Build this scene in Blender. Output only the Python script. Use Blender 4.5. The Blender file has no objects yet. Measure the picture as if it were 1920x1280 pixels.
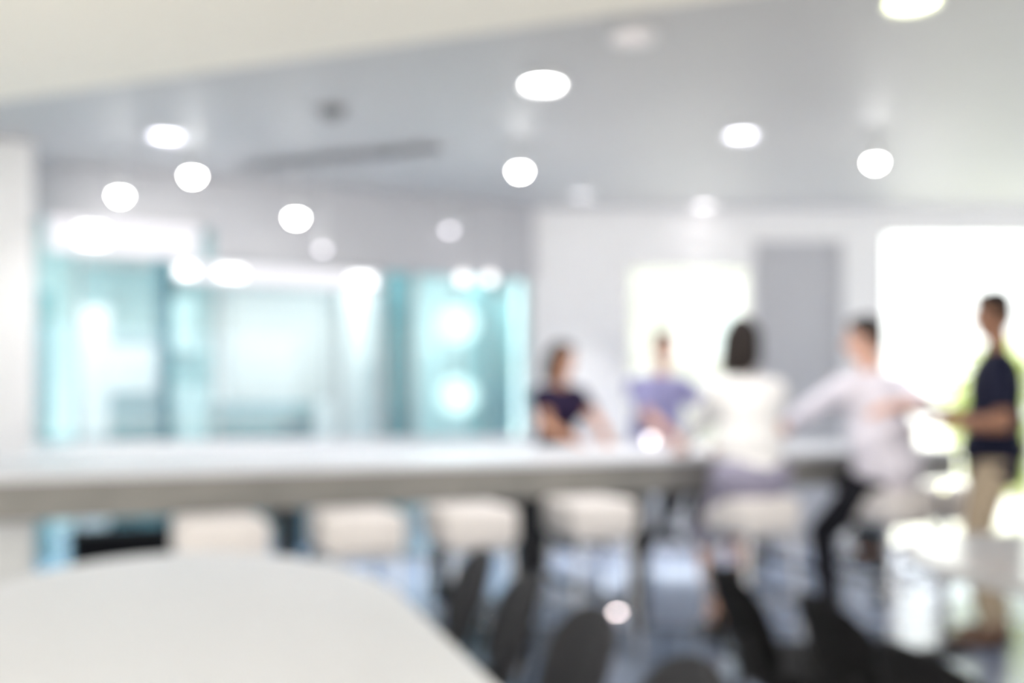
import bpy, bmesh, math, random
from mathutils import Vector, Matrix, Euler
random.seed(7)
PI = math.pi
S = bpy.context.scene
COL = S.collection

# ------------------------------------------------------------------ camera, sky, exposure
FPX, HZ, CAMZ = 1867.0, 753.0, 1.2
cam = bpy.data.objects.new('camera', bpy.data.cameras.new('camera'))
COL.objects.link(cam)
cam.location = (0, 0, CAMZ)
cam.rotation_euler = (PI / 2, 0, 0)
cam.data.sensor_width = 36
cam.data.lens = FPX * 36 / 1920
cam.data.shift_y = (HZ - 640) / 1920
cam.data.clip_start = 0.02
cam.data.dof.use_dof = True               # the photograph is focused close in front of the lens
cam.data.dof.focus_distance = 0.35
cam.data.dof.aperture_fstop = 3.9
cam.data.dof.aperture_ratio = 0.91
S.camera = cam

SKY, OFFICE, EXPO = 2.5, 12.5, 0.38
world = bpy.data.worlds.new('World'); S.world = world
world.use_nodes = True
bg = world.node_tree.nodes['Background']
bg.inputs[0].default_value = (0.985, 0.985, 1.0, 1)
bg.inputs[1].default_value = SKY
S.view_settings.view_transform = 'Standard'
S.view_settings.look = 'None'
S.view_settings.gamma = 1
S.view_settings.use_curve_mapping = False
S.view_settings.exposure = EXPO
S.cycles.use_adaptive_sampling = False
def lamp(x, y, z, watts, ang=128, col=(1, .99, .985)):     # a downward spot beam
    l = bpy.data.lights.new('downlight_beam', 'SPOT'); l.energy = watts; l.color = col
    l.spot_size = math.radians(ang); l.spot_blend = .5; l.shadow_soft_size = .06
    o = bpy.data.objects.new('downlight_beam', l); COL.objects.link(o); o.location = (x, y, z)
sun = bpy.data.objects.new('sun', bpy.data.lights.new('sun', 'SUN')); COL.objects.link(sun)
sun.data.energy = 6; sun.data.angle = .03; sun.data.color = (1, .96, .88)
sun.rotation_euler = Vector((.25, 1, 1.25)).to_track_quat('Z', 'Y').to_euler()
BEAM = 32
for x, y in ((-3.4, 1.8), (3.6, .2), (-2.6, -.6), (0, -1.0), (2.4, -1.0), (-3.4, .4), (1.2, -1.4), (-1.3, -1.5)):   # unseen beams added under the cream soffit to brighten the room
    lamp(x, y, 2.37, 80)

# ------------------------------------------------------------------ frames of reference
TH = math.radians(24.8)                    # the long table and the glass wall
U = Vector((math.cos(TH), math.sin(TH), 0)); N = Vector((-math.sin(TH), math.cos(TH), 0))
def W(a, b, z=0.0): return U * a + N * b + Vector((0, 0, z))
def at(px, py, Y): return Vector(((px - 960) / FPX * Y, Y, CAMZ - (py - HZ) / FPX * Y))
def ray_b(px, b):                          # point above the floor plan where the sight line of px meets line b
    k = (px - 960) / FPX
    Y = b / (N.x * k + N.y)
    return Vector((k * Y, Y, 0))
def a_of(px, b): return U.dot(ray_b(px, b))
D2 = Vector((-0.3, 0.954, 0)).normalized(); R2 = Vector((0.954, 0.3, 0)).normalized()
def T(o, t, z=0.0): return R2 * o + D2 * t + Vector((0, 0, z))
TH2 = math.atan2(R2.y, R2.x)

# ------------------------------------------------------------------ materials
MATS = {}
def mat(name, col, rough=0.5, metal=0.0, spec=0.5, var=0.06, scale=12.0, bump=0.0, sheen=0.0):
    if name in MATS: return MATS[name]
    m = bpy.data.materials.new(name); m.use_nodes = True
    if sum(col) < .12 and not metal: spec = min(spec, .2)
    nt = m.node_tree; p = nt.nodes['Principled BSDF']
    tc = nt.nodes.new('ShaderNodeTexCoord'); nz = nt.nodes.new('ShaderNodeTexNoise')
    nz.inputs['Scale'].default_value = scale; nz.inputs['Detail'].default_value = 4
    nt.links.new(tc.outputs['Object'], nz.inputs['Vector'])
    r = nt.nodes.new('ShaderNodeValToRGB')
    r.color_ramp.elements[0].position = 0.3; r.color_ramp.elements[1].position = 0.7
    r.color_ramp.elements[0].color = tuple(c * (1 - var) for c in col) + (1,)
    r.color_ramp.elements[1].color = tuple(min(1, c * (1 + var)) for c in col) + (1,)
    nt.links.new(nz.outputs['Fac'], r.inputs['Fac'])
    nt.links.new(r.outputs['Color'], p.inputs['Base Color'])
    p.inputs['Roughness'].default_value = rough
    p.inputs['Metallic'].default_value = metal
    p.inputs['Specular IOR Level'].default_value = spec
    if sheen: p.inputs['Sheen Weight'].default_value = sheen
    if bump:
        b = nt.nodes.new('ShaderNodeBump'); b.inputs['Strength'].default_value = bump; b.inputs['Distance'].default_value = 0.01
        n2 = nt.nodes.new('ShaderNodeTexNoise'); n2.inputs['Scale'].default_value = scale * 8
        nt.links.new(tc.outputs['Object'], n2.inputs['Vector'])
        nt.links.new(n2.outputs['Fac'], b.inputs['Height']); nt.links.new(b.outputs['Normal'], p.inputs['Normal'])
    MATS[name] = m
    return m
def emit(name, col, strength):
    if name in MATS: return MATS[name]
    m = bpy.data.materials.new(name); m.use_nodes = True
    nt = m.node_tree; nt.nodes.clear()
    o = nt.nodes.new('ShaderNodeOutputMaterial'); e = nt.nodes.new('ShaderNodeEmission')
    e.inputs[0].default_value = tuple(col) + (1,); e.inputs[1].default_value = strength
    nt.links.new(e.outputs[0], o.inputs[0])
    MATS[name] = m
    return m
def glass(name, tint, gloss=0.06, rough=0.02):
    if name in MATS: return MATS[name]
    m = bpy.data.materials.new(name); m.use_nodes = True
    nt = m.node_tree; nt.nodes.clear()
    o = nt.nodes.new('ShaderNodeOutputMaterial'); mx = nt.nodes.new('ShaderNodeMixShader')
    t = nt.nodes.new('ShaderNodeBsdfTransparent'); g = nt.nodes.new('ShaderNodeBsdfGlossy')
    t.inputs[0].default_value = tuple(tint) + (1,); g.inputs['Roughness'].default_value = rough
    g.inputs['Color'].default_value = (1, 1, 1, 1)
    mx.inputs[0].default_value = gloss
    nt.links.new(t.outputs[0], mx.inputs[1]); nt.links.new(g.outputs[0], mx.inputs[2]); nt.links.new(mx.outputs[0], o.inputs[0])
    MATS[name] = m
    return m

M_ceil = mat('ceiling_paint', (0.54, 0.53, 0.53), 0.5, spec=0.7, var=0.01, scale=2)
M_soffit = mat('cream_paint', (0.88, 0.85, 0.775), 0.55, var=0.015, scale=2)
M_wall = mat('white_wall_paint', (0.94, 0.93, 0.93), 0.55, var=0.01, scale=3)
M_grey = mat('grey_wall_paint', (0.54, 0.54, 0.565), 0.5, var=0.02, scale=3)
M_floor = mat('polished_blue_grey_floor', (0.15, 0.19, 0.27), 0.17, spec=0.7, var=0.10, scale=5)
M_bounce = mat('pale_stone_floor', (0.74, 0.71, 0.65), 0.4, var=0.06, scale=3)
M_floor2 = mat('pale_blue_floor', (0.46, 0.53, 0.71), 0.25, spec=0.6, var=0.05, scale=5)
M_office = mat('office_wall_paint', (0.84, 0.86, 0.86), 0.6, var=0.02, scale=3)
M_white = mat('white_laminate', (0.82, 0.82, 0.82), 0.28, var=0.01, scale=4)
M_table = mat('white_table_top', (0.70, 0.71, 0.745), 0.42, var=0.01, scale=4)
M_gtable = mat('glossy_white_table_top', (0.62, 0.62, 0.63), 0.15, var=0.01, scale=4)
M_apron = mat('grey_brown_laminate', (0.225, 0.215, 0.20), 0.5, var=0.10, scale=5)
M_black = mat('black_steel', (0.02, 0.02, 0.022), 0.4, var=0.1)
M_chrome = mat('brushed_chrome', (0.7, 0.7, 0.72), 0.2, metal=1.0, var=0.04, scale=40)
M_cream = mat('cream_leather', (0.76, 0.715, 0.69), 0.5, var=0.03, scale=20, bump=0.1)
M_char = mat('charcoal_fabric', (0.035, 0.035, 0.04), 0.8, var=0.15, scale=60, bump=0.3)
M_blk = mat('black_fabric', (0.003, 0.003, 0.004), 0.8, var=0.15, scale=60, bump=0.3)
M_frame = mat('white_frame', (0.84, 0.83, 0.83), 0.4, var=0.01)
M_gframe = mat('grey_aluminium', (0.42, 0.45, 0.46), 0.35, metal=0.3, var=0.03)
M_teal = mat('teal_lacquer', (0.17, 0.32, 0.355), 0.45, var=0.06, scale=4)
M_dteal = mat('dark_teal_lacquer', (0.06, 0.16, 0.20), 0.5, var=0.06, scale=4)
M_mteal = mat('pale_teal_lacquer', (0.36, 0.51, 0.53), 0.5, var=0.05, scale=4)
M_gblue = glass('teal_glass', (0.80, 0.94, 0.945), 0.05)
M_gpale = glass('pale_teal_glass', (0.93, 0.972, 0.975), 0.05)
M_gclear = glass('clear_glass', (0.97, 0.99, 0.97), 0.04)
M_skin = mat('tan_skin', (0.50, 0.25, 0.15), 0.5, var=0.05, scale=30)
M_skin2 = mat('fair_skin', (0.68, 0.40, 0.30), 0.5, var=0.05, scale=30)
M_skin3 = mat('brown_skin', (0.27, 0.125, 0.07), 0.5, var=0.05, scale=30)
M_hair = mat('dark_brown_hair', (0.018, 0.012, 0.010), 0.5, var=0.3, scale=80, bump=0.4)
M_hair2 = mat('brown_hair', (0.05, 0.028, 0.018), 0.5, var=0.3, scale=80, bump=0.4)
M_eye = mat('eye_white', (0.8, 0.8, 0.78), 0.2, var=0.01)
M_iris = mat('dark_iris', (0.03, 0.02, 0.015), 0.2)
M_lip = mat('lip_skin', (0.50, 0.20, 0.17), 0.45)
M_navy = mat('navy_cotton', (0.006, 0.007, 0.022), 0.8, var=0.15, scale=40, bump=0.2)
M_plum = mat('dark_plum_cotton', (0.018, 0.010, 0.034), 0.8, var=0.2, scale=40, bump=0.2)
M_lav = mat('lavender_blue_cotton', (0.31, 0.30, 0.52), 0.8, var=0.08, scale=30, bump=0.2)
M_shirt = mat('white_cotton', (0.86, 0.84, 0.83), 0.8, var=0.02, scale=30, bump=0.2)
M_lshirt = mat('pale_lilac_cotton', (0.78, 0.74, 0.81), 0.8, var=0.03, scale=30, bump=0.2)
M_skirt = mat('grey_lilac_wool', (0.30, 0.28, 0.37), 0.8, var=0.12, scale=30, bump=0.2)
M_trous = mat('black_trousers', (0.012, 0.012, 0.016), 0.8, var=0.15, scale=40)
M_khaki = mat('khaki_cotton', (0.38, 0.30, 0.21), 0.8, var=0.08, scale=40)
M_shoe = mat('dark_leather', (0.03, 0.022, 0.018), 0.4, var=0.1)
M_brown = mat('brown_leather', (0.12, 0.06, 0.035), 0.45, var=0.1)
M_paving = mat('pale_paving', (0.78, 0.77, 0.73), 0.8, var=0.06, scale=1.5)
M_leaf = mat('leaf_green', (0.66, 0.74, 0.30), 0.5, var=0.3, scale=3)
M_bark = mat('bark', (0.13, 0.09, 0.06), 0.8, var=0.3, scale=20)
M_vent = mat('vent_grey', (0.20, 0.20, 0.21), 0.5)
M_lampmetal = mat('white_lamp_metal', (0.8, 0.8, 0.8), 0.35, var=0.01)
E_down = emit('downlight_glow', (1, 0.99, 0.98), 26)
E_lav = emit('cool_downlight_glow', (0.90, 0.89, 1.0), 9.0)
E_dim = emit('dim_downlight_glow', (0.95, 0.94, 1.0), 2.6)
E_dim2 = emit('soft_downlight_glow', (1.0, 0.95, 0.98), 6)
E_spot = emit('spotlight_glow', (1, 0.995, 0.98), 70)
E_spotdim = emit('dim_spotlight_glow', (0.93, 0.90, 0.97), 4.5)
E_lime = emit('lime_glow', (0.95, 1.0, 0.62), 9)
E_box = emit('lightbox_glow', (0.93, 0.91, 0.96), 0.95)
E_boxhot = emit('lightbox_lamp_glow', (1, 1, 1), 3.5)
E_panel = emit('office_panel_glow', (0.95, 1.0, 1.0), OFFICE)
E_tglow = emit('warm_white_glow', (1.0, 0.93, 0.94), 5)
E_olive = emit('olive_glow', (0.86, 0.88, 0.58), 7)
E_floorglint = emit('pink_white_glow', (1.0, 0.86, 0.86), 26)

# ------------------------------------------------------------------ mesh helpers
def obj(name, bm, m, parent=None, smooth=False):
    bmesh.ops.recalc_face_normals(bm, faces=bm.faces)
    me = bpy.data.meshes.new(name); bm.to_mesh(me); bm.free()
    if smooth:
        for p in me.polygons: p.use_smooth = True
    me.materials.append(m)
    o = bpy.data.objects.new(name, me); COL.objects.link(o)
    if parent: o.parent = parent
    return o
def tag(o, label=None, cat=None, group=None, kind=None):
    if label: o['label'] = label
    if cat: o['category'] = cat
    if group: o['group'] = group
    if kind: o['kind'] = kind
    return o
def thing(name, label, cat, loc=(0, 0, 0), rz=0, group=None):
    o = bpy.data.objects.new(name, None); COL.objects.link(o)
    o.empty_display_size = 0.1
    o.location = loc; o.rotation_euler = (0, 0, rz)
    return tag(o, label, cat, group)
def struct(name, bm, m, parent=None):
    o = obj(name, bm, m, parent)
    if not parent: o['kind'] = 'structure'
    return o
def sroot(name, loc=(0, 0, 0), rz=0):
    o = bpy.data.objects.new(name, None); COL.objects.link(o); o.location = loc; o.rotation_euler = (0, 0, rz)
    o['kind'] = 'structure'
    return o
def copy_tree(o, parent=None):
    c = o.copy(); COL.objects.link(c)
    if parent: c.parent = parent
    for ch in o.children: copy_tree(ch, c)
    return c
def box(bm, c, s, rz=0, bevel=0.0, seg=2, M=None):
    mx = Matrix.Translation(Vector(c)) @ (M if M else Matrix.Rotation(rz, 4, 'Z')) @ Matrix.Diagonal((s[0], s[1], s[2], 1))
    r = bmesh.ops.create_cube(bm, size=1, matrix=mx)
    if bevel:
        es = {e for v in r['verts'] for e in v.link_edges}
        bmesh.ops.bevel(bm, geom=list(es), offset=bevel, segments=seg, profile=0.6, affect='EDGES')
    return bm
def B(*a, **k): return box(bmesh.new(), *a, **k)
def frame_to(d):
    d = d.normalized(); x = d.orthogonal().normalized(); y = d.cross(x)
    return Matrix((x, y, d)).transposed()
def cyl(bm, p0, p1, r0, r1=None, n=14):
    p0, p1 = Vector(p0), Vector(p1); r1 = r0 if r1 is None else r1
    F = frame_to(p1 - p0)
    v0 = [bm.verts.new(p0 + F @ Vector((math.cos(2*PI*i/n)*r0, math.sin(2*PI*i/n)*r0, 0))) for i in range(n)]
    v1 = [bm.verts.new(p1 + F @ Vector((math.cos(2*PI*i/n)*r1, math.sin(2*PI*i/n)*r1, 0))) for i in range(n)]
    for i in range(n):
        bm.faces.new((v0[i], v0[(i+1) % n], v1[(i+1) % n], v1[i]))
    bm.faces.new(v0[::-1]); bm.faces.new(v1)
    return bm
def ball(bm, c, r, F=None, u=16, v=10):
    r = (r, r, r) if isinstance(r, (int, float)) else r
    mx = Matrix.Translation(Vector(c)) @ (F.to_4x4() if F else Matrix()) @ Matrix.Diagonal((r[0], r[1], r[2], 1))
    bmesh.ops.create_uvsphere(bm, u_segments=u, v_segments=v, radius=1, matrix=mx)
    return bm
def lathe(bm, prof, c=(0, 0, 0), n=28):
    c = Vector(c); rings = []
    for r, z in prof:
        if r < 1e-6: rings.append([bm.verts.new(c + Vector((0, 0, z)))])
        else: rings.append([bm.verts.new(c + Vector((math.cos(2*PI*i/n)*r, math.sin(2*PI*i/n)*r, z))) for i in range(n)])
    for A, Bq in zip(rings, rings[1:]):
        for i in range(n):
            j = (i + 1) % n
            if len(A) == 1 and len(Bq) == 1: continue
            if len(A) == 1: bm.faces.new((A[0], Bq[i], Bq[j]))
            elif len(Bq) == 1: bm.faces.new((A[i], A[j], Bq[0]))
            else: bm.faces.new((A[i], A[j], Bq[j], Bq[i]))
    return bm
def prism(bm, pts, z0, z1, bevel=0.0):
    lo = [bm.verts.new((p[0], p[1], z0)) for p in pts]; hi = [bm.verts.new((p[0], p[1], z1)) for p in pts]
    n = len(pts); fs = []
    for i in range(n): fs.append(bm.faces.new((lo[i], lo[(i+1) % n], hi[(i+1) % n], hi[i])))
    fs.append(bm.faces.new(lo[::-1])); fs.append(bm.faces.new(hi))
    if bevel:
        es = [e for f in fs[-2:] for e in f.edges]
        bmesh.ops.bevel(bm, geom=es, offset=bevel, segments=3, profile=0.5, affect='EDGES')
    return bm
def tube(bm, pts, r, n=10):
    pts = [Vector(p) for p in pts]
    for a, b in zip(pts, pts[1:]): cyl(bm, a, b, r, n=n)
    for p in pts[1:-1]: ball(bm, p, r, u=n, v=6)
    return bm

# ------------------------------------------------------------------ the setting
CEIL, GB, YB = 2.75, 7.2, 8.0                       # ceiling height, line of the glass wall, depth of the window wall
XL, XR = -4.6, 5.6
kink = Vector(((990 - 960) / FPX * YB, YB, 0))
struct('floor_1', prism(bmesh.new(), [(XL, -2.2), (XR, -2.2), (XR, 3.3), (XL, 3.3)], -0.12, 0), M_bounce)  # unseen near floor, made pale to bounce light up to the soffit
struct('floor', prism(bmesh.new(), [(XL, 3.3), (XR, 3.3), (XR, 5.35), (XL, 5.35)], -0.12, 0), M_floor)
struct('floor_2', prism(bmesh.new(), [(XL, 5.35), (XR, 5.35), (XR, YB + .1), (0.15, YB + .1), (0.15, 12), (XL - 2, 12)], -0.12, 0), M_floor2)
struct('ceiling', prism(bmesh.new(), [(XL - .1, -2.2), (XR + .1, -2.2), (XR + .1, YB + .2), (0.15, YB + .2), (0.15, 12), (XL - 2, 12)], CEIL, CEIL + .15), M_ceil)
struct('trim_1', prism(bmesh.new(), [(XL, -2.2), (XR, -2.2), (XR, 1.085), (XL, 4.95)], 2.40, CEIL - .002), M_soffit)
struct('wall_left', B((XL - .06, 1.95, CEIL/2), (.12, 8.3, CEIL)), M_wall)
# outdoors
struct('ground', B((0, 4, -.2), (120, 120, .1)), M_paving)

# --- wall of windows at the back on the right
def wall_piece(name, x0, x1, z0, z1, m=M_wall): return struct(name, B(((x0+x1)/2, YB + .08, (z0+z1)/2), (x1-x0, .16, z1-z0)), m)
def X_(px): return (px - 960) / FPX * YB
wx = [kink.x, X_(1172), X_(1415), X_(1580), X_(1652), XR]
wb = bmesh.new()
for x0, x1, z0, z1 in ((wx[0], wx[1], 0, CEIL), (wx[1], wx[2], 2.33, CEIL), (wx[1], wx[2], 0, .80), (wx[2], wx[3], 2.48, CEIL),
                       (wx[3], wx[4], 0, CEIL), (wx[4], wx[5], 2.60, CEIL)):
    box(wb, ((x0+x1)/2, YB + .08, (z0+z1)/2), (x1-x0, .16, z1-z0))
struct('wall_back', wb, M_wall)
def window(name, x0, x1, z0, z1, mull=(), rails=()):
    r = sroot(name, (0, YB + .06, 0))
    w = .05
    for c, s in ((((x0+x1)/2, 0, z0+w/2), (x1-x0, .07, w)), (((x0+x1)/2, 0, z1-w/2), (x1-x0, .07, w)),
                 ((x0+w/2, 0, (z0+z1)/2), (w, .07, z1-z0-2*w)), ((x1-w/2, 0, (z0+z1)/2), (w, .07, z1-z0-2*w))):
        obj('frame', B(c, s, bevel=.006), M_frame, r)
    xs = [x0 + w] + list(mull) + [x1 - w]
    for x in mull: obj('mullion', B((x, 0, (z0+z1)/2), (.05, .07, z1-z0-2*w), bevel=.006), M_frame, r)
    for a, b in zip(xs, xs[1:]):
        obj('pane', B(((a+b)/2, .005, (z0+z1)/2), (b-a-.03, .008, z1-z0-2*w)), M_gclear, r)
    if z0 > .3: obj('sill', B(((x0+x1)/2, -.1, z0 - .012), (x1-x0+.06, .12, .028), bevel=.006), M_frame, r)
window('window_1', wx[1], wx[2], .80, 2.33)
window('window_2', wx[4], XR, 0.0, 2.60, mull=(4.25,))
d = sroot('door_1', (0, YB + .05, 0))
obj('panel', B(((wx[2]+wx[3])/2, 0, 1.23), (wx[3]-wx[2]-.08, .045, 2.46), bevel=.004), M_grey, d)
for x in (wx[2] + .02, wx[3] - .02): obj('frame', B((x, -.01, 1.24), (.04, .10, 2.48), bevel=.004), M_grey, d)
obj('frame', B(((wx[2]+wx[3])/2, -.01, 2.47), (wx[3]-wx[2], .10, .03), bevel=.004), M_grey, d)
h = bmesh.new(); tube(h, [(wx[2]+.12, -.03, 1.0), (wx[2]+.12, -.08, 1.0), (wx[2]+.23, -.08, 1.0)], .010)
obj('handle', h, M_chrome, d, True)
struct('wall_right', B((XR + .06, 2.9, CEIL/2), (.12, 10.2, CEIL)), M_wall)
# skirting
struct('baseboard_back', B(((wx[0]+wx[2])/2, YB - .008, .05), (wx[2]-wx[0], .016, .10)), M_frame)

# --- white column at the far left
cb = 6.62
a0 = a_of(-45, cb); a1 = a_of(62, cb)
cl = sroot('trim_2', W((a0+a1)/2, cb + .1), TH)
obj('shaft', B((0, 0, CEIL/2), (a1-a0, .3, CEIL - .004), bevel=.015), M_wall, cl)

# --- glass wall between the room and the office behind
ga0, ga1 = -3.2, U.dot(kink) + .02
gw = sroot('wall_glass', W(0, GB), TH)
obj('bulkhead', B(((ga0+ga1)/2, 0, 2.575), (ga1-ga0, .14, .345)), M_grey, gw)
da = a_of(397, GB)
obj('bulkhead', B(((da+ga1)/2, 0, 2.29), (ga1-da, .15, .23)), M_grey, gw)
obj('rail', B(((ga0+ga1)/2, 0, .865), (ga1-ga0, .10, .13), bevel=.01), M_frame, gw)
obj('rail', B(((ga0+ga1)/2, 0, .03), (ga1-ga0, .08, .06), bevel=.006), M_gframe, gw)
mull = [-95, 66, 145, 312, 402, 632, 718, 772, 918, 988]
ams = [a_of(p, GB) for p in mull]
for i, a in enumerate(ams):
    obj('mullion', B((a, 0, 1.2), (.03 if i not in (3, 6, 7) else .06, .07, 2.40), bevel=.005), M_gframe if i not in (3,) else M_dteal, gw)
ams = [ga0] + ams
for i, (a, b) in enumerate(zip(ams, ams[1:])):
    gm = M_gpale if i in (5, 6, 3) else M_gblue
    for z0, z1 in ((.93, 2.40), (.06, .80)):
        obj('pane', B(((a+b)/2, 0, (z0+z1)/2), (b-a-.03, .012, z1-z0)), gm, gw)
# --- the office behind the glass
OB = 10.2
struct('wall_office', B(W(.2, OB + .05, CEIL/2), (9.1, .1, CEIL), TH), M_office)
struct('wall_office_side', B((.13, 9.9, CEIL/2), (.1, 3.6, CEIL)), M_office)

# ------------------------------------------------------------------ lamps
def downlight(px, py, em, label, r=.085, lip=.026, z=CEIL, beam=1, ang=128):
    Y = (z - CAMZ) * FPX / (HZ - py)
    t = thing('ceiling_downlight', label, 'ceiling light', at(px, py, Y), 0, 'round downlights in the white ceiling')
    q = at(px, py, Y)
    if beam: lamp(q.x, q.y, z - lip - .03, BEAM * beam, ang)
    obj('rim', lathe(bmesh.new(), [(r + .016, 0.0), (r + .016, -lip), (r + .006, -lip - .002), (r, -lip), (r, 0.0)]), M_lampmetal, t, True)
    obj('lens', lathe(bmesh.new(), [(0, -.007), (r - .003, -.006), (r - .003, -.002), (0, -.002)]), em, t, True)
    return t
downlight(1018, 152, E_down, 'brightest wide downlight glowing white in the middle of the ceiling', .088)
downlight(312, 250, E_lav, 'cool white downlight in the ceiling, upper left near the cream soffit', .085)
downlight(1390, 248, E_lav, 'cool white downlight in the ceiling right of the brightest one, above the grey door', .080)
downlight(1090, 361, E_dim, 'faint downlight in the ceiling above the seated woman in the dark top', .075, beam=1.6, ang=66)
downlight(1320, 382, E_dim2, 'faint downlight in the ceiling above the bright back window', .08, beam=2, ang=56)
downlight(1710, -4, E_lime, 'yellowish downlight cut by the top edge of the picture', .09)
downlight(1185, 62, emit('barely_lit_glow', (1, .92, .92), .62), 'barely lit pinkish downlight beside the cream soffit edge', .085)

def spot(px, py, z, em, label, r=.022):
    Y = (z - CAMZ) * FPX / (HZ - py)
    t = thing('pendant_spotlight', label, 'spotlight', at(px, py, Y), 0, 'small spotlights hanging on thin stems')
    if em == E_spot: lamp(t.location.x, t.location.y, z - r - .01, BEAM * .8, 92)
    obj('bulb', ball(bmesh.new(), (0, 0, 0), r), em, t, True)
    obj('shade', lathe(bmesh.new(), [(r * 1.12, r*.1), (r * 1.2, r*.1), (r * 1.1, r + .05), (0, r + .06), (0, r + .045), (r * 1.02, r + .04), (r * 1.12, r * .1)], n=18), M_lampmetal, t, True)
    obj('stem', cyl(bmesh.new(), (0, 0, r + .05), (0, 0, CEIL - z - .012), .004, n=8), M_lampmetal, t)
    obj('canopy', cyl(bmesh.new(), (0, 0, CEIL - z - .014), (0, 0, CEIL - z - .001), .03, n=16), M_lampmetal, t)
    return t
spot(225, 366, 2.50, E_spot, 'bright small spotlight hanging nearest to the white column', .034)
spot(361, 329, 2.62, E_spot, 'bright small spotlight just below the upper left cool downlight', .035)
spot(555, 407, 2.42, E_spot, 'bright small spotlight hanging in front of the grey bulkhead over the second light box', .035)
spot(975, 320, 2.60, E_spot, 'bright small spotlight below the brightest downlight, mid ceiling', .032)
spot(1641, 304, 2.60, E_spot, 'bright small spotlight over the man in the pale shirt at right', .031)
spot(605, 466, 2.22, E_spotdim, 'dim small spotlight hanging low over the right half of the light box', .022)
spot(843, 430, 2.50, E_spotdim, 'dim small spotlight hanging alone near the end of the glass wall', .026)

# ceiling fittings
p = at(622, 203, (CEIL - CAMZ) * FPX / (HZ - 203))
sd = thing('smoke_detector', 'small grey smoke detector on the ceiling', 'smoke detector', p)
obj('base', lathe(bmesh.new(), [(0, -.001), (.07, -.001), (.07, -.015), (0, -.015)]), M_vent, sd)
obj('cap', lathe(bmesh.new(), [(.06, -.015), (.055, -.045), (.03, -.06), (0, -.062)]), M_vent, sd, True)
p0 = at(455, 308, 6.50); p1 = at(828, 272, (CEIL - CAMZ) * FPX / (HZ - 272)); p0.z = p1.z = CEIL
vd = (p1 - p0); va = math.atan2(vd.y, vd.x)
vt = thing('air_vent', 'long grey slot air vent set in the ceiling', 'air vent', (p0 + p1) / 2, va)
L = vd.length
obj('backing', B((0, 0, -.004), (L, .22, .006)), M_vent, vt)
for s in (-1, 1):
    obj('frame', B((0, s * .12, -.008), (L + .04, .025, .014)), M_grey, vt)
    obj('frame', B((s * (L/2 + .008), 0, -.008), (.025, .22, .014)), M_grey, vt)
for k in range(5):
    obj('slat', B((0, -.08 + .04 * k, -.012), (L, .018, .003), M=Matrix.Rotation(.6, 4, 'X')), M_grey, vt)

# light boxes above the glass
def lightbox(px0, px1, zc, hh, b, label, hots):
    aa, ab = a_of(px0, b), a_of(px1, b)
    t = thing('light_box', label, 'light box', W((aa+ab)/2, b, zc), TH, 'white light boxes on the glass wall')
    L = ab - aa
    obj('housing', B((0, .03, 0), (L + .03, .05, hh + .03), bevel=.012), M_frame, t)
    obj('diffuser', B((0, -.005, 0), (L, .03, hh), bevel=.010), E_box, t)
    for hp, hw in hots:
        x = a_of(hp, b) - (aa+ab)/2
        obj('lamp', B((x, -.026, 0), (hw, .016, hh * .62), bevel=.006), E_boxhot, t)
lightbox(92, 372, 2.285, .21 , 7.08, 'longer of the white glowing light boxes, beside the white column', [(172, .16)])
lightbox(335, 705, 2.085, .11, 7.06, 'lower white glowing light box to the right, with bright lamps at its ends', [(348, .10), (432, .16), (676, .16)])

# unseen glowing panels added at the office ceiling to brighten the office
for i, (a, b) in enumerate(((-1.6, 8.0), (0.3, 8.0), (2.2, 8.0), (3.45, 9.0))):
    t = thing('office_ceiling_panel', ['square light panel in the office ceiling behind the left glass panes', 'square light panel in the office ceiling behind the middle glass panes', 'square light panel in the office ceiling above the white partition screen', 'square light panel in the office ceiling behind the globe lamps'][i], 'ceiling light', W(a, b, CEIL - .001), TH, 'light panels in the office ceiling')
    obj('frame', B((0, 0, -.012), (1.24, .64, .022), bevel=.004), M_frame, t)
    obj('diffuser', B((0, 0, -.026), (1.18, .58, .008)), E_panel, t)

# ------------------------------------------------------------------ furniture of the office behind the glass
def cabinet(px0, px1, py0, py1, b, m, name, label, cat, depth=.35, doors=1, hm=M_chrome):
    aa, ab = a_of(px0, b), a_of(px1, b)
    Ym = ray_b((px0+px1)/2, b).y
    z1 = CAMZ - (py0 - HZ) / FPX * Ym; z0 = max(0.0, CAMZ - (py1 - HZ) / FPX * Ym)
    t = thing(name, label, cat, W((aa+ab)/2, b, z0), TH)
    w, hh = ab - aa, z1 - z0
    obj('body', B((0, depth/2 + .01, hh/2), (w, depth, hh), bevel=.006), m, t)
    for k in range(doors):
        dw = w / doors
        dr = obj('door', B((-w/2 + dw*(k+.5), 0, hh/2), (dw - .012, .02, hh - .012), bevel=.004), m, t)
        obj('handle', B((-w/2 + dw*(k+.5) + dw*.36, -.018, hh/2), (.012, .014, min(.16, hh*.4)), bevel=.003), hm, dr)
    return t
cabinet(70, 98, 545, 1200, 8.3, M_teal, 'locker', 'narrow teal locker at the left end of the office', 'locker')
cabinet(150, 205, 575, 1200, 8.4, M_white, 'tall_cabinet', 'tall narrow white cabinet behind the left glass panes', 'cabinet')
cabinet(206, 298, 652, 735, 8.4, M_white, 'wall_cabinet', 'wide low white cabinet standing on the teal sideboard', 'cabinet', doors=2)
cabinet(206, 300, 735, 1200, 8.4, M_teal, 'sideboard', 'teal sideboard under the wide white cabinet', 'sideboard', doors=2)
cabinet(300, 324, 440, 1200, 7.9, M_dteal, 'tall_locker', 'slim dark teal locker behind the dark mullion', 'locker')
cabinet(150, 300, 500, 640, 9.6, M_mteal, 'wall_panel_cupboard', 'pale teal wall cupboard high behind the white cabinet', 'cupboard', doors=2)
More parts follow.
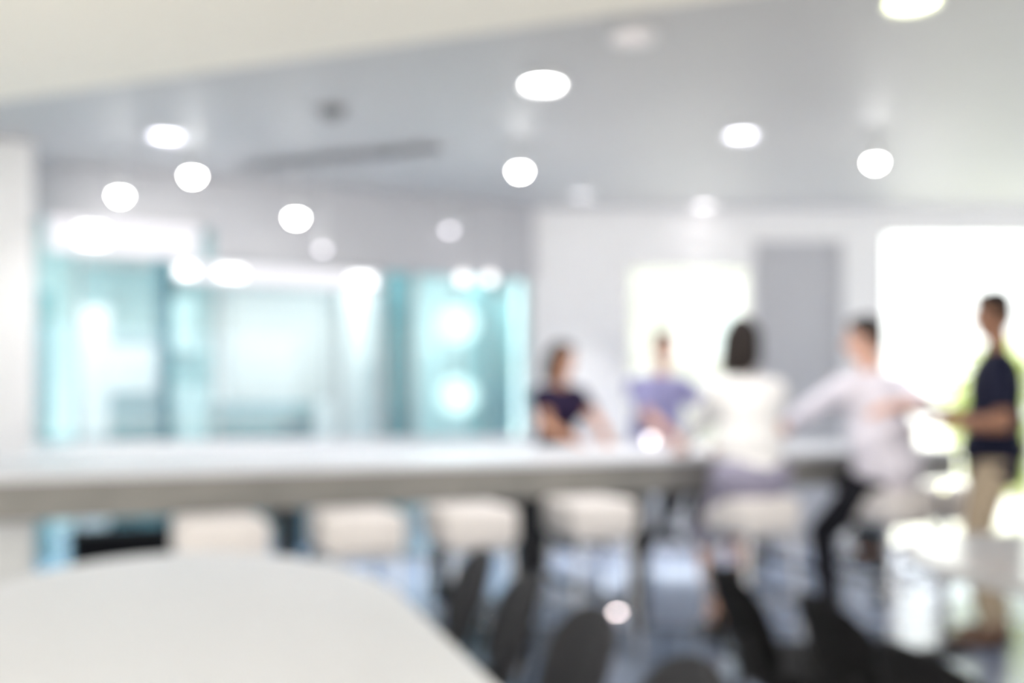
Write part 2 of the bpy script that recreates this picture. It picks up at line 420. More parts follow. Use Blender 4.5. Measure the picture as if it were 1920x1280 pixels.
cabinet(328, 362, 560, 660, 8.6, M_white, 'box_shelf', 'upper white box shelf right of the slim locker', 'shelf')
cabinet(326, 362, 725, 1200, 8.6, M_white, 'file_cabinet', 'white file cabinet right of the slim locker', 'cabinet')
cabinet(326, 400, 662, 723, 8.7, M_mteal, 'shelf_unit', 'pale teal shelf unit between the white boxes', 'shelf', doors=2)
cabinet(722, 768, 500, 1200, 8.2, M_teal, 'teal_column_cabinet', 'tall teal cabinet between the pale and patterned panes', 'cabinet')
cabinet(906, 930, 520, 1200, 8.6, M_mteal, 'slim_cabinet', 'slim pale teal cabinet near the white wall', 'cabinet')
cabinet(934, 962, 560, 1200, 9.2, M_mteal, 'corner_cabinet', 'pale teal corner cabinet against the side wall', 'cabinet')
# whiteboard
M_wboard = mat('whiteboard_enamel', (0.62, 0.63, 0.63), 0.35, var=0.01)
def panel_thing(px0, px1, py0, py1, b, m, name, label, cat):
    aa, ab = a_of(px0, b), a_of(px1, b); Ym = ray_b((px0+px1)/2, b).y
    z1 = CAMZ - (py0 - HZ) / FPX * Ym; z0 = CAMZ - (py1 - HZ) / FPX * Ym
    t = thing(name, label, cat, W((aa+ab)/2, b, z0), TH); w, hh = ab-aa, z1-z0
    obj('board', B((0, 0, hh/2), (w, .02, hh)), m, t)
    for x in (-w/2, w/2): obj('frame', B((x, -.004, hh/2), (.03, .035, hh + .03), bevel=.005), M_gframe, t)
    for z in (0, hh): obj('frame', B((0, -.004, z), (w, .035, .03), bevel=.005), M_gframe, t)
    return t
wbt = panel_thing(425, 615, 545, 745, 9.3, M_wboard, 'whiteboard', 'large whiteboard on a stand behind the wide pale glass pane', 'whiteboard')
zb = wbt.location.z
for x in (-.35, .35):
    obj('leg', cyl(bmesh.new(), (x, .03, -zb), (x, .03, .1), .018), M_gframe, wbt)
    obj('foot', B((x, .03, -zb + .015), (.04, .5, .03), bevel=.008), M_gframe, wbt)
panel_thing(640, 714, 530, 830, 8.5, M_white, 'partition_screen', 'tall white partition screen behind the narrow pale pane', 'partition')
# sofa
sa = (a_of(430, 8.5) + a_of(592, 8.5)) / 2
sf = thing('sofa', 'teal sofa in front of the whiteboard behind the glass', 'sofa', W(sa, 8.5), TH)
obj('base', B((0, .3, .2), (.95, .7, .22), bevel=.03), M_teal, sf)
obj('backrest', B((0, .58, .72), (.95, .18, .95), bevel=.06, seg=3), M_teal, sf)
for s in (-1, 1):
    obj('armrest', B((s * .45, .28, .42), (.13, .7, .42), bevel=.05, seg=3), M_teal, sf)
    obj('cushion', B((s * .2, .26, .38), (.38, .52, .16), bevel=.05, seg=3), M_teal, sf)
    for y in (0.02, .58): obj('leg', cyl(bmesh.new(), (s * .42, y, 0), (s * .42, y, .1), .02), M_black, sf)
b0 = thing('desk_bin', 'tall dark teal waste bin beside the sofa', 'bin', W(a_of(556, 8.15), 8.15))
obj('body', lathe(bmesh.new(), [(0, .0), (.10, 0), (.13, 1.06), (.12, 1.06), (.095, .02), (0, .02)]), M_dteal, b0, True)
obj('rim', lathe(bmesh.new(), [(.135, 1.04), (.138, 1.07), (.12, 1.07), (.12, 1.04)]), M_dteal, b0, True)
# two large globe lamps
for py, lab in ((607, 'upper of two white globe lamps behind the glass'), (742, 'lower of two white globe lamps behind the glass')):
    pp = ray_b(858, 7.8 if py < 700 else 8.2); z = CAMZ - (py - HZ) / FPX * pp.y
    t = thing('globe_lamp', lab, 'lamp', (pp.x, pp.y, z), 0, 'globe lamps in the office')
    obj('globe', ball(bmesh.new(), (0, 0, 0), .17, u=24, v=16), emit('globe_glow', (.93, 1, 1), 1.5), t, True)
    obj('collar', cyl(bmesh.new(), (0, 0, .18), (0, 0, .24), .05), M_chrome, t)
    obj('cord', cyl(bmesh.new(), (0, 0, .24), (0, 0, CEIL - z - .01), .006, n=8), M_black, t)
for px, lab in ((868, 'left of the two small bulbs glowing before the glass over the globe lamps'), (918, 'right of the two small bulbs glowing before the glass over the globe lamps')):  # lamp reflections in the glass, built as glowing balls on cords
    pp = ray_b(px, 7.0); z = CAMZ - (522 - HZ) / FPX * pp.y
    t = thing('hanging_bulb', lab, 'bulb', (pp.x, pp.y, z), 0, 'small bulbs hanging before the glass wall')
    obj('bulb', ball(bmesh.new(), (0, 0, 0), .04), emit('soft_bulb_glow', (1, .97, .97), 2.6), t, True)
    obj('socket', cyl(bmesh.new(), (0, 0, .04), (0, 0, .09), .02), M_lampmetal, t)
    obj('cord', cyl(bmesh.new(), (0, 0, .09), (0, 0, CEIL - z - .01), .004, n=8), M_lampmetal, t)

# ------------------------------------------------------------------ long counter-height table
TB0, TB1, TZ = 4.33, 5.73, .92
ta0, ta1 = a_of(-90, TB0), a_of(1800, TB0)
lt = thing('long_table', 'long counter-height table with white top and thick grey-brown apron', 'table', W((ta0+ta1)/2, (TB0+TB1)/2), TH)
TL, TWd = ta1 - ta0, TB1 - TB0
obj('tabletop', B((0, 0, TZ - .015), (TL, TWd, .03), bevel=.006), M_table, lt)
for s in (-1, 1):
    obj('apron', B((0, s * (TWd/2 - .025), TZ - .11), (TL - .02, .03, .158), bevel=.004), M_apron, lt)
    obj('apron', B((s * (TL/2 - .025), 0, TZ - .11), (.03, TWd - .09, .158), bevel=.004), M_apron, lt)
def la(px, b): return a_of(px, b) - (ta0+ta1)/2
obj('leg_panel', B((la(22, TB0+.1), -TWd/2 + .16, .36), (.16, .10, .72), bevel=.008), mat('pale_grey_laminate', (.55, .56, .56), .45), lt)
for px in (540, 985, 1200, 1660):
    for s in (-1, 1):
        obj('leg', B((la(px, TB0 + .1), s * (TWd/2 - .12), .375), (.08, .07, .75), bevel=.006), M_black, lt)
        br = bmesh.new(); x = la(px, TB0 + .1); cyl(br, (x, s * (TWd/2 - .12), .36), (x + .30, s * (TWd/2 - .12), .735), .028, n=8); obj('brace', br, M_black, lt)
    obj('crossbar', B((la(px, TB0 + .1), 0, .70), (.06, TWd - .32, .06), bevel=.006), M_black, lt)
    obj('crossbar', B((la(px, TB0 + .1), 0, .12), (.05, TWd - .32, .05), bevel=.006), M_black, lt)

# ------------------------------------------------------------------ cream stools
SEAT = .74
def make_stool():
    t = thing('stool', '', 'stool', (0, 0, 0), 0, 'cream padded stools at the long table')
    obj('seat', B((0, 0, SEAT - .085), (.34, .36, .17), bevel=.045, seg=4), M_cream, t, True)
    obj('seat_frame', B((0, 0, SEAT - .178), (.28, .30, .02), bevel=.004), M_chrome, t)
    for sx in (-1, 1):
        for sy in (-1, 1):
            obj('leg', cyl(bmesh.new(), (sx*.13, sy*.14, SEAT - .18), (sx*.17, sy*.18, 0), .012), M_chrome, t)
    f = bmesh.new(); q = [(-.156, -.166, .24), (.156, -.166, .24), (.156, .166, .24), (-.156, .166, .24), (-.156, -.166, .24)]
    tube(f, q, .009); obj('footrest', f, M_chrome, t, True)
    return t
st0 = make_stool(); used = []
def stool(pos, rz, label):
    s = st0 if not used else copy_tree(st0)
    used.append(1); s.location = (pos.x, pos.y, 0); s.rotation_euler = (0, 0, rz); s['label'] = label
    return s
stool(ray_b(412, 4.12), TH, 'empty cream stool at the left end of the long table')
stool(ray_b(668, 4.12), TH, 'empty cream stool second from the left along the table')
stool(ray_b(880, 4.12), TH, 'empty cream stool third from the left along the table')
stool(ray_b(1105, 4.16), TH, 'empty cream stool left of the woman in white')
P_w3 = ray_b(1408, 3.95); P_m4 = ray_b(1668, 3.95)
stool(P_w3, TH, 'cream stool the woman in the white top sits on')
stool(P_m4, TH, 'cream stool the man in the pale lilac shirt sits on')
stool(ray_b(1768, 3.98), TH, 'empty cream stool behind the standing man in navy')
P_w1 = ray_b(1040, 6.02); P_m2 = ray_b(1228, 6.02)
stool(P_w1, TH, 'cream stool behind the table under the woman in the dark top')
stool(P_m2, TH, 'cream stool behind the table under the man in the lavender shirt')

# ------------------------------------------------------------------ white meeting tables with rounded ends and their chairs
def meeting_table(o, t0, t1, label, hw=.5, el=.85, z=.75, m=None):
    r = thing('meeting_table', label, 'table', T(o, (t0+t1)/2), TH2, 'white meeting tables')
    hl = (t1 - t0) / 2; pts = []
    for k in range(33):
        th = PI * k / 32; pts.append((math.cos(th) * hw, hl - el + math.sin(th) * el))
    for k in range(33):
        th = PI + PI * k / 32; pts.append((math.cos(th) * hw, -hl + el + math.sin(th) * el))
    obj('tabletop', prism(bmesh.new(), pts, z - .035, z, bevel=.010), m or M_table, r)
    for s in (-1, 1):
        obj('column', cyl(bmesh.new(), (0, s * .55, .03), (0, s * .55, z - .045), .045, n=20), M_chrome, r, False)
        obj('foot', B((0, s * .55, .02), (.62, .09, .035), bevel=.012), M_chrome, r)
        obj('bracket', B((0, s * .55, z - .045), (.5, .08, .02), bevel=.004), M_black, r)
    return r
meeting_table(-.05, .55, 3.13, 'white meeting table with rounded end filling the lower left foreground')
meeting_table(2.47, .2, 2.78, 'white meeting table at the right edge beside the black chairs', hw=.52, el=.6, m=M_gtable)

def make_chair(m, nm):
    t = thing(nm, '', 'chair')
    s = bmesh.new()
    pts = [(math.copysign(abs(math.cos(a))**.6, math.cos(a)) * .215, math.copysign(abs(math.sin(a))**.6, math.sin(a)) * .21) for a in [2*PI*k/28 for k in range(28)]]
    prism(s, pts, .42, .475, bevel=.02); obj('seat', s, m, t, True)
    # rounded oval back rest, curved around the sitter
    bk = bmesh.new(); nu, nv = 20, 9; front = []; back = []
    def pt(i, j, off):
        th = 2 * PI * i / nu; rr = j / (nv - 1)
        ex = math.copysign(abs(math.cos(th)) ** .75, math.cos(th)) * rr; ez = math.copysign(abs(math.sin(th)) ** .75, math.sin(th)) * rr
        x = ex * .195; z = .60 + ez * .15
        y = -.20 - (.045 * (1 - (x/.195)**2)) - (z - .6) * .34 + off * math.sqrt(max(0, 1 - rr**3)) * .026
        return Vector((x, y, z))
    for sgn in (1, -1):
        rows = [[bk.verts.new(pt(0, 0, sgn))]]
        for j in range(1, nv): rows.append([bk.verts.new(pt(i, j, sgn)) for i in range(nu)])
        for i in range(nu): bk.faces.new((rows[0][0], rows[1][i], rows[1][(i+1) % nu]))
        for j in range(1, nv-1):
            for i in range(nu): bk.faces.new((rows[j][i], rows[j+1][i], rows[j+1][(i+1) % nu], rows[j][(i+1) % nu]))
    bmesh.ops.remove_doubles(bk, verts=bk.verts, dist=.0008)
    obj('backrest', bk, m, t, True)
    for sx in (-1, 1):
        u = bmesh.new(); tube(u, [(sx*.14, -.14, .43), (sx*.14, -.225, .47), (sx*.13, -.255, .58)], .010); obj('back_support', u, M_black, t, True)
        for sy in (-1, 1):
            obj('leg', cyl(bmesh.new(), (sx*.17, sy*.16, .43), (sx*.20, sy*.20, 0), .013, .010), M_black, t)
    obj('seat_frame', B((0, 0, .412), (.36, .34, .02), bevel=.004), M_black, t)
    return t
def place(proto, first, o, t, rz, label, group):
    c = proto if first else copy_tree(proto)
    c.location = T(o, t); c.rotation_euler = (0, 0, rz); c['label'] = label; c['group'] = group
ch = make_chair(M_char, 'meeting_chair')
for i, (t, jit, lab) in enumerate(((2.96, .05, 'charcoal round-backed chair farthest along the near white table'),
                              (2.52, -.04, 'charcoal round-backed chair second farthest along the near white table'),
                              (2.04, .06, 'charcoal round-backed chair nearer, third along the near white table'),
                              (1.58, -.02, 'charcoal round-backed chair cut by the bottom edge of the picture'))):
    place(ch, i == 0, .555, t, TH2 + PI/2 - .12 + jit * .6, lab, 'charcoal chairs along the near white table')
ck = make_chair(M_blk, 'black_chair')
for i, (t, o, jit, lab) in enumerate(((2.42, 1.665, .05, 'black round-backed chair farthest along the right-hand white table'),
                              (1.97, 1.665, -.06, 'black round-backed chair in the middle of the right-hand row'),
                              (1.52, 1.545, .03, 'black round-backed chair nearest at the bottom right'))):
    place(ck, i == 0, o, t, TH2 - PI/2 - (.22, .12, .08)[i] + jit * .6, lab, 'black chairs at the right-hand white table')

# ------------------------------------------------------------------ small things
cpos = ray_b(1220, 4.62); cpos.z = TZ
t = thing('table_lamp', 'small glowing white lamp on the long table before the man in lavender', 'lamp', cpos)  # glowing ball added to make a bright spot on the table
obj('base', lathe(bmesh.new(), [(0, 0), (.04, 0), (.04, .008), (.012, .014), (.010, .05), (0, .05)]), M_chrome, t, True)
obj('globe', ball(bmesh.new(), (0, 0, .075), .022), E_tglow, t, True)
t = thing('standing_lamp', 'small dim greenish lamp on a low stand between the two men at right', 'lamp', Vector((at(1770, 913, 4.75).x, 4.75, 0)))  # lit ball on a pole, added to stand in for a glint
zz = at(1770, 913, 4.75).z
obj('base', lathe(bmesh.new(), [(0, 0), (.11, 0), (.11, .012), (.02, .02), (0, .02)]), M_black, t, True)
obj('pole', cyl(bmesh.new(), (0, 0, .015), (0, 0, zz - .015), .008, n=10), M_black, t)
obj('bulb', ball(bmesh.new(), (0, 0, zz), .011), E_olive, t, True)
for px, lab in ((1157, 'left of the two small lights glowing in the floor under the table'), (1190, 'right of the two small lights glowing in the floor under the table')):  # glowing discs added where the floor only shows glints
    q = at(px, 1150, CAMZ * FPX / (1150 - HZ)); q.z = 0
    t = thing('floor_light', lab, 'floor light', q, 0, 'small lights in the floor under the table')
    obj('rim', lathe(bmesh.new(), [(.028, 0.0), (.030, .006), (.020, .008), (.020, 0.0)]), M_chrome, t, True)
    obj('lens', lathe(bmesh.new(), [(.020, .003), (.014, .011), (0, .014)]), E_floorglint, t, True)
# black case on the floor at the foot of the glass wall
q = ray_b(232, 6.75)
t = thing('storage_case', 'long black case on the floor by the glass wall', 'case', q, TH)
obj('body', B((0, 0, .17), (.62, .26, .34), bevel=.02), M_blk, t)
obj('lid', B((0, 0, .365), (.64, .28, .05), bevel=.015), M_blk, t)
hb = bmesh.new(); tube(hb, [(-.09, 0, .38), (-.08, 0, .43), (.08, 0, .43), (.09, 0, .38)], .010); obj('handle', hb, M_black, t, True)

# ------------------------------------------------------------------ people
class Prims:
    def __init__(s): s.bm = bmesh.new()
    def cap(s, p0, r0, p1, r1, c0=True, c1=True, n=16):
        cyl(s.bm, p0, p1, r0, r1, n)
        if c0: ball(s.bm, p0, r0, u=n, v=10)
        if c1: ball(s.bm, p1, r1, u=n, v=10)
    def ell(s, c, r, F=None): ball(s.bm, c, r, F, u=24, v=16)
    def build(s, name, m, parent, voxel, it=4):
        bmesh.ops.recalc_face_normals(s.bm, faces=s.bm.faces)
        me = bpy.data.meshes.new('tmp'); s.bm.to_mesh(me); s.bm.free()
        o = bpy.data.objects.new('tmp', me); COL.objects.link(o)
        rm = o.modifiers.new('r', 'REMESH'); rm.mode = 'VOXEL'; rm.voxel_size = voxel; rm.use_smooth_shade = True
        if it:
            sm = o.modifiers.new('s', 'SMOOTH'); sm.factor = .5; sm.iterations = it
        dg = bpy.context.evaluated_depsgraph_get()
        nm = bpy.data.meshes.new_from_object(o.evaluated_get(dg))
        nm.name = name
        bpy.data.objects.remove(o); bpy.data.meshes.remove(me)
        nm.materials.clear(); nm.materials.append(m)
        for p in nm.polygons: p.use_smooth = True
        r = bpy.data.objects.new(name, nm); COL.objects.link(r); r.parent = parent
        return r
def ik(a, c, l1, l2, pole):
    v = c - a; dd = min(v.length, (l1 + l2) * .995); v = v.normalized()
    x = (l1*l1 - l2*l2 + dd*dd) / (2*dd); h = math.sqrt(max(1e-6, l1*l1 - x*x))
    pl = (pole - v * pole.dot(v)).normalized()
    return a + v * x + pl * h, a + v * dd
def V(*a): return Vector(a)

def human(label, loc, yaw, pz, lean=5, side=0, hyaw=0, hpitch=0, hands=None, poles=None, feet=None, kpole=None, k=1.0,
          skin=None, hair=None, longhair=False, top=None, sleeve=.5, bottom=None, skirt=False, shoe=None, female=False, neck_v=False, hem=0.0, loose=False):
    root = thing('person', label, 'person', loc, yaw)
    inv = Matrix.Rotation(-yaw, 3, 'Z')
    def loc_(p): return inv @ (Vector(p) - Vector(loc))
    ln, sd = math.radians(lean), math.radians(side)
    s = V(math.sin(sd), math.sin(ln), math.cos(ln)).normalized()
    xr = V(1, 0, 0); fw = s.cross(xr) * -1; fw = xr.cross(s) * -1
    fw = (V(0, 1, 0) - s * s.dot(V(0, 1, 0))).normalized()
    F = Matrix((xr - s * xr.dot(s), fw, s)).transposed()
    pel = V(0, 0, pz)
    waist, chest, nb = pel + s*.16*k, pel + s*.32*k, pel + s*.47*k
    shw = (.148 if female else .19) * k
    sh = {-1: nb - s*.045*k - xr*shw, 1: nb - s*.045*k + xr*shw}
    hp = {-1: pel - xr*.092*k - V(0, 0, .02), 1: pel + xr*.092*k - V(0, 0, .02)}
    up = V(0, 0, 1)
    hc = nb + s*.06*k + up*.155*k + fw*.025*k
    HF = (Euler((math.radians(hpitch), 0, math.radians(hyaw)), 'XYZ').to_matrix())
    HF = Matrix.Rotation(math.radians(hyaw), 3, 'Z') @ Matrix.Rotation(math.radians(hpitch), 3, 'X')
    hs = .90 * k
    def H(x, y, z): return hc + HF @ (V(x, y, z) * hs)
    # joints
    arm = {}; leg = {}
    for sgn in (-1, 1):
        tgt = loc_(hands[sgn]); pole = Vector(poles[sgn]) if poles else V(sgn*.6, -.5, -.6)
        el, wr = ik(sh[sgn], tgt, .29*k, .25*k, pole); arm[sgn] = (el, wr)
        ft = Vector(feet[sgn]); kn, an = ik(hp[sgn], ft + V(0, 0, .09), .43*k, .42*k, kpole or V(0, 1, .3)); leg[sgn] = (kn, an)
    cw = .138 if female else .165
    def torso(P, e=0.0, upper=True, lower=True):
        if lower: P.ell(pel, (.165*k + e, .115*k + e, .12*k + e), F); 
        if upper:
            P.ell(waist, (.135*k + e, .098*k + e, .15*k + e), F)
            P.ell(chest, (cw*k + e, .112*k + e, .175*k + e), F)
            if female:
                for g in (-1, 1): P.ell(chest + fw*.075*k + xr*g*.065*k - s*.0*k, (.062*k+e, .055*k+e, .06*k+e), F)
            for g in (-1, 1):
                P.cap(nb - s*.02*k, .055*k + e*.6, sh[g], .058*k + e)
                P.cap(chest + xr*g*.07*k, .085*k + e, sh[g] - s*.02*k, .055*k + e)
    Bd = Prims()
    torso(Bd)
    Bd.cap(nb - s*.03, .058*k, H(0, -.02, -.06), .052*k)
    Bd.ell(H(0, -.010, .034), (.078*hs, .097*hs, .100*hs), HF); Bd.ell(H(0, .018, -.020), (.066*hs, .076*hs, .105*hs), HF)
    Bd.ell(H(0, .040, -.088), (.048*hs, .048*hs, .040*hs), HF)
    Bd.cap(H(0, .090, .012), .009*hs, H(0, .108, -.026), .014*hs)
    for g in (-1, 1):
        Bd.ell(H(g*.015, .094, -.034), (.010*hs, .012*hs, .009*hs), HF)
        Bd.ell(H(g*.079, -.008, -.008), (.012*hs, .024*hs, .034*hs), HF)
        Bd.cap(H(g*.012, .086, .034), .010*hs, H(g*.05, .072, .034), .009*hs)
    for sgn in (-1, 1):
        el, wr = arm[sgn]
        Bd.cap(sh[sgn], .052*k, el, .040*k); Bd.cap(el, .041*k, el.lerp(wr, .35), .040*k); Bd.cap(el.lerp(wr, .35), .040*k, wr, .027*k)
        # hand: palm, four fingers of unequal length bent at the knuckles, thumb from the side
        d = (wr - el).normalized(); d = (d + V(0, 0, -.12)).normalized()
        lat = d.cross(V(0, 0, 1)); lat = lat.normalized() if lat.length > .1 else V(1, 0, 0)
        pn = lat.cross(d).normalized()
        if pn.z > 0: pn = -pn
        PF = Matrix((lat, d, pn)).transposed()
        Bd.ell(wr + d*.048*k, (.041*k, .056*k, .017*k), PF)
        inn = -sgn * (1 if lat.x > 0 else -1)
        for q, ln_ in enumerate((.070, .080, .074, .056)):
            off = (-.030 + .0205*q) * inn * -1
            b0 = wr + d*.085*k + lat*off*k*1.05 - d*(.008 if q in (0, 3) else 0)
            d1 = (d + pn*.25 + lat*off*2.5).normalized(); d2 = (d + pn*.8 + lat*off*2).normalized()
            m1 = b0 + d1*ln_*.5*k; e1 = m1 + d2*ln_*.5*k
            Bd.cap(b0 - d*.03, .0095*k, m1, .0085*k, n=10); Bd.cap(m1, .0085*k, e1, .0072*k, n=10)
        tb = wr + d*.03*k + lat*inn*.028*k
        tm = tb + (d*.7 + lat*inn*.8 + pn*.2).normalized()*.042*k; te = tm + (d + lat*inn*.15 + pn*.3).normalized()*.034*k
        Bd.cap(tb, .014*k, tm, .011*k, n=10); Bd.cap(tm, .0105*k, te, .0085*k, n=10)
        kn, an = leg[sgn]
        Bd.cap(hp[sgn], .082*k, kn, .055*k); Bd.cap(kn, .054*k, kn.lerp(an, .3), .056*k); Bd.cap(kn.lerp(an, .3), .055*k, an, .036*k)
        Bd.ell(an + V(0, .07, -.055), (.038, .11, .03))
    Bd.build('body', skin, root, .0048, 3)
    # face
    for g in (-1, 1):
        ey = obj('eye', ball(bmesh.new(), H(g*.031, .0775, .008), .0115*hs), M_eye, root, True)
        obj('iris', ball(bmesh.new(), H(g*.031, .0845, .008), (.009*hs, .0052*hs, .009*hs), HF, 10, 8), M_iris, ey, True)
        br = bmesh.new(); tube(br, [H(g*.014, .096, .034), H(g*.032, .091, .040), H(g*.050, .078, .034)], .0028*hs, 8); obj('eyebrow', br, hair, root, True)
    lp = bmesh.new(); ball(lp, H(0, .092, -.056), (.022*hs, .008*hs, .005*hs), HF); ball(lp, H(0, .091, -.064), (.018*hs, .008*hs, .006*hs), HF); obj('mouth', lp, M_lip, root, True)
    # hair
    Hr = Prims()
    Hr.ell(H(0, -.020, .052), (.087*hs, .098*hs, .090*hs), HF); Hr.ell(H(0, -.055, .000), (.078*hs, .060*hs, .090*hs), HF)
    Hr.ell(H(0, .045, .100), (.055*hs, .040*hs, .030*hs), HF)
    if longhair:
        for g in (-1, 1):
            Hr.cap(H(g*.066, .0, .05), .036*hs, H(g*.080, -.015, -.08), .034*hs); Hr.cap(H(g*.080, -.015, -.06), .034*hs, H(g*.083, -.03, -.13), .026*hs)
        for x in (-.045, 0, .045):
            Hr.cap(H(x, -.07, .02), .052*hs, H(x*1.2, -.085, -.12), .050*hs); Hr.cap(H(x*1.2, -.085, -.10), .050*hs, H(x*1.3, -.085, -.17), .030*hs)
    else:
        for g in (-1, 1): Hr.cap(H(g*.074, .006, .05), .014*hs, H(g*.076, .004, .005), .010*hs)
    Hr.build('hair', hair, root, .007, 2)
    # clothes
    Tp = Prims(); torso(Tp, .016, True, not skirt)
    if loose: w_ = .86 if female else 1; Tp.ell(pel + s*.02, (.205*k*w_, .155*k, .13*k), F); Tp.ell(waist, (.198*k*w_, .14*k, .21*k), F); Tp.ell(chest, (.192*k*w_, .132*k, .20*k), F)
    if hem: Tp.cap(pel - up*.02, .13*k, pel - up*hem*.8, .132*k, True, False, 20); Tp.ell(pel - up*hem*.35, (.190*k, .140*k, .12*k))
    for sgn in (-1, 1):
        el, wr = arm[sgn]
        if sleeve <= .5: Tp.cap(sh[sgn], .068*k, sh[sgn].lerp(el, sleeve*2*.98), .058*k, True, False)
        else:
            Tp.cap(sh[sgn], .068*k, el, .056*k); Tp.cap(el, .056*k, el.lerp(wr, (sleeve - .5)*2), .042*k, True, False)
    if not neck_v:
        Tp.cap(nb - s*.04, .078*k, nb + s*.035*k + fw*.006, .068*k, True, False, 20)
    Tp.build('top', top, root, .009, 4)
    Bt = Prims(); Bt.ell(pel - V(0, 0, .005), (.182*k + .03*skirt, .132*k + .03*skirt, .115*k + .025*skirt), F)
    if skirt:
        km = (leg[-1][0] + leg[1][0]) / 2
        for sgn in (-1, 1): Bt.cap(hp[sgn], .105*k, leg[sgn][0], .080*k, True, False, 20)
        Bt.cap(pel - V(0, 0, .02), .11*k, km, .075*k, True, False)
        Bt.build('skirt', bottom, root, .009, 4)
    else:
        for sgn in (-1, 1):
            kn, an = leg[sgn]
            Bt.cap(hp[sgn], .100*k, kn, .072*k); Bt.cap(kn, .072*k, an + V(0, 0, .02), .055*k, True, False)
        Bt.build('trousers', bottom, root, .009, 4)
    for sgn in (-1, 1):
        an = leg[sgn][1]
        sp = Prims(); sp.ell(an + V(0, .075, -.052), (.047, .135, .040)); sp.ell(an + V(0, .01, -.03), (.045, .055, .055))
        so = sp.build('shoe', shoe, root, .007, 3)
        obj('sole', B(an + V(0, .07, -.083), (.075, .25, .014), bevel=.005), M_black, so)
    return root

def wz(px, py, Y): return at(px, py, Y)
# woman in the dark top on the far side
h1 = W(U.dot(P_w1) - .10, 5.55, TZ + .035); h2 = W(U.dot(P_w1) + .12, 5.52, TZ + .035)
human('seated woman with dark hair and dark plum top leaning on the table', P_w1, TH + PI, SEAT + .09, lean=10, hyaw=20, hpitch=-8,
      hands={1: h1, -1: h2}, poles={1: (1, -.3, -.5), -1: (-1, -.3, -.5)}, feet={-1: V(-.12, .30, .26), 1: V(.12, .30, .26)}, k=.97,
      skin=M_skin, hair=M_hair, longhair=True, top=M_plum, sleeve=.30, bottom=M_trous, shoe=M_shoe, female=True, neck_v=True)
# man in lavender shirt on the far side
h1 = W(U.dot(P_m2) - .16, 5.54, TZ + .035); h2 = W(U.dot(P_m2) + .26, 5.40, TZ + .035)
human('seated young man in a lavender blue shirt with forearms on the table', P_m2, TH + PI, SEAT + .12, lean=6, side=-2, hyaw=-30, hpitch=-4,
      hands={1: h1, -1: h2}, poles={1: (1, -.3, -.5), -1: (-1, -.2, -.5)}, feet={-1: V(-.12, .30, .26), 1: V(.12, .30, .26)}, k=1.05,
      skin=M_skin2, hair=M_hair2, top=M_lav, sleeve=.42, bottom=M_trous, shoe=M_shoe, loose=True)
# woman in white, back to the camera
h1 = W(U.dot(P_w3) + .20, 4.46, TZ + .035); h2 = W(U.dot(P_w3) - .04, 4.50, TZ + .035)
human('seated woman with dark hair and white top seen from behind', P_w3, TH - .12, SEAT + .09, lean=6, hyaw=-48, hpitch=-2,
      hands={1: h1, -1: h2}, poles={1: (.5, -.5, -.8), -1: (-.5, -.5, -.8)}, feet={-1: V(-.10, .16, .0), 1: V(.10, .26, .26)}, k=.99,
      skin=M_skin2, hair=M_hair, longhair=True, top=M_shirt, sleeve=.85, bottom=M_skirt, skirt=True, shoe=M_shoe, female=True, loose=True)
# man in the pale lilac shirt
h1 = at(1672, 762, 4.98); h2 = W(U.dot(P_m4) - .36, 4.55, TZ + .04)
human('seated man in pale lilac shirt and black trousers seen from behind', P_m4, TH + .02, SEAT + .10, lean=10, side=-6, hyaw=45, hpitch=-6,
      hands={1: h1, -1: h2}, poles={1: (1, -.2, -.1), -1: (-1, -.3, -.2)}, feet={-1: V(-.30, .12, .0), 1: V(.14, .30, .26)}, k=1.04,
      skin=M_skin2, hair=M_hair, top=M_lshirt, sleeve=.66, bottom=M_trous, shoe=M_shoe, loose=True)
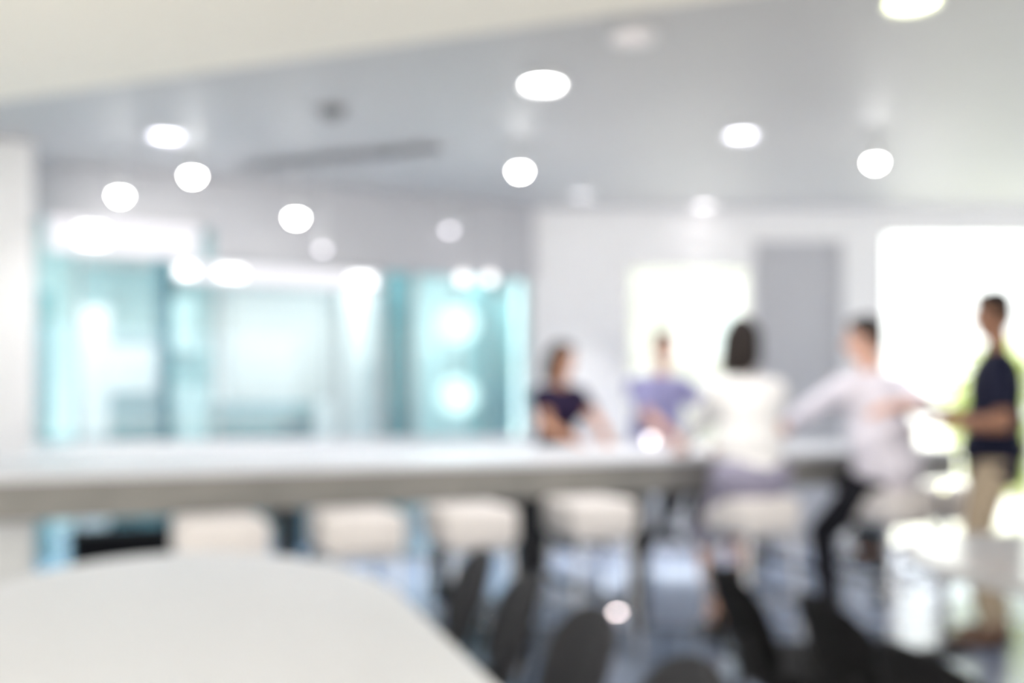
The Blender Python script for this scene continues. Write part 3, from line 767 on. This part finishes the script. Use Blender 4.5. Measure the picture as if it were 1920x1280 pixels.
# standing man in navy
P_m5 = V(at(1862, 700, 4.95).x, 4.95, 0)
h1 = at(1772, 792, 4.80); h2 = at(1755, 770, 5.08)
human('standing man in navy polo shirt and khaki trousers facing left', P_m5, PI/2 - .35, .945, lean=-2, hyaw=6, hpitch=-6,
      hands={-1: h1, 1: h2}, poles={-1: (-.3, -.8, -.6), 1: (.3, -.8, -.6)}, feet={-1: V(-.11, .02, .0), 1: V(.12, -.05, .0)}, k=1.005,
      skin=M_skin3, hair=M_hair, top=M_navy, sleeve=.40, bottom=M_khaki, shoe=M_brown, hem=.20, loose=True)

# ------------------------------------------------------------------ shrubs outdoors, past the windows
def shrub(x, y, w, hgt, label, n=1300):
    t = thing('shrub', label, 'shrub', (x, y, -.15), random.uniform(0, 6))
    tr = bmesh.new()
    for k in range(4):
        an = k * 1.6; tube(tr, [(0, 0, 0), (math.cos(an)*.1, math.sin(an)*.1, hgt*.4), (math.cos(an)*w*.3, math.sin(an)*w*.3, hgt*.75)], .02, 7)
    obj('stem', tr, M_bark, t, True)
    f = bmesh.new()
    for k in range(n):
        v = V(random.gauss(0, 1), random.gauss(0, 1), random.gauss(0, 1)).normalized() * random.uniform(.6, 1)
        c = V(v.x*w*.5, v.y*w*.5, hgt*.58 + v.z*hgt*.42)
        E = Euler((random.uniform(-.9, .9), random.uniform(-.9, .9), random.uniform(0, 6.3))).to_matrix()
        l = random.uniform(.07, .13)
        vs = [f.verts.new(c + E @ V(*q)) for q in ((0, -l, 0), (l*.42, 0, .012), (0, l, 0), (-l*.42, 0, .012))]
        f.faces.new(vs)
    o = obj('foliage', f, M_leaf, t); o['kind'] = 'stuff'
    return t
shrub(5.3, 10.4, 1.6, 2.0, 'tall green shrub outside behind the man in navy')

# building added outside to hide the bright sky behind the smaller back window
nb_ = thing('neighbour_building', 'pale rendered building outside behind the smaller back window', 'building', (2.1, 14.5, -.15))
obj('wall', B((0, 0, 2.0), (3.4, .5, 4.0)), mat('pale_render', (.41, .42, .385), .8, var=.03, scale=2), nb_)
obj('parapet', B((0, 0, 4.06), (3.5, .6, .12), bevel=.02), M_frame, nb_)
for x in (-.9, .7):
    f = obj('window', B((x, -.26, 2.5), (.9, .06, 1.1), bevel=.01), M_frame, nb_)
    obj('pane', B((x, -.295, 2.5), (.78, .012, .98)), mat('window_reflecting_sky', (.62, .70, .72), .15), f)
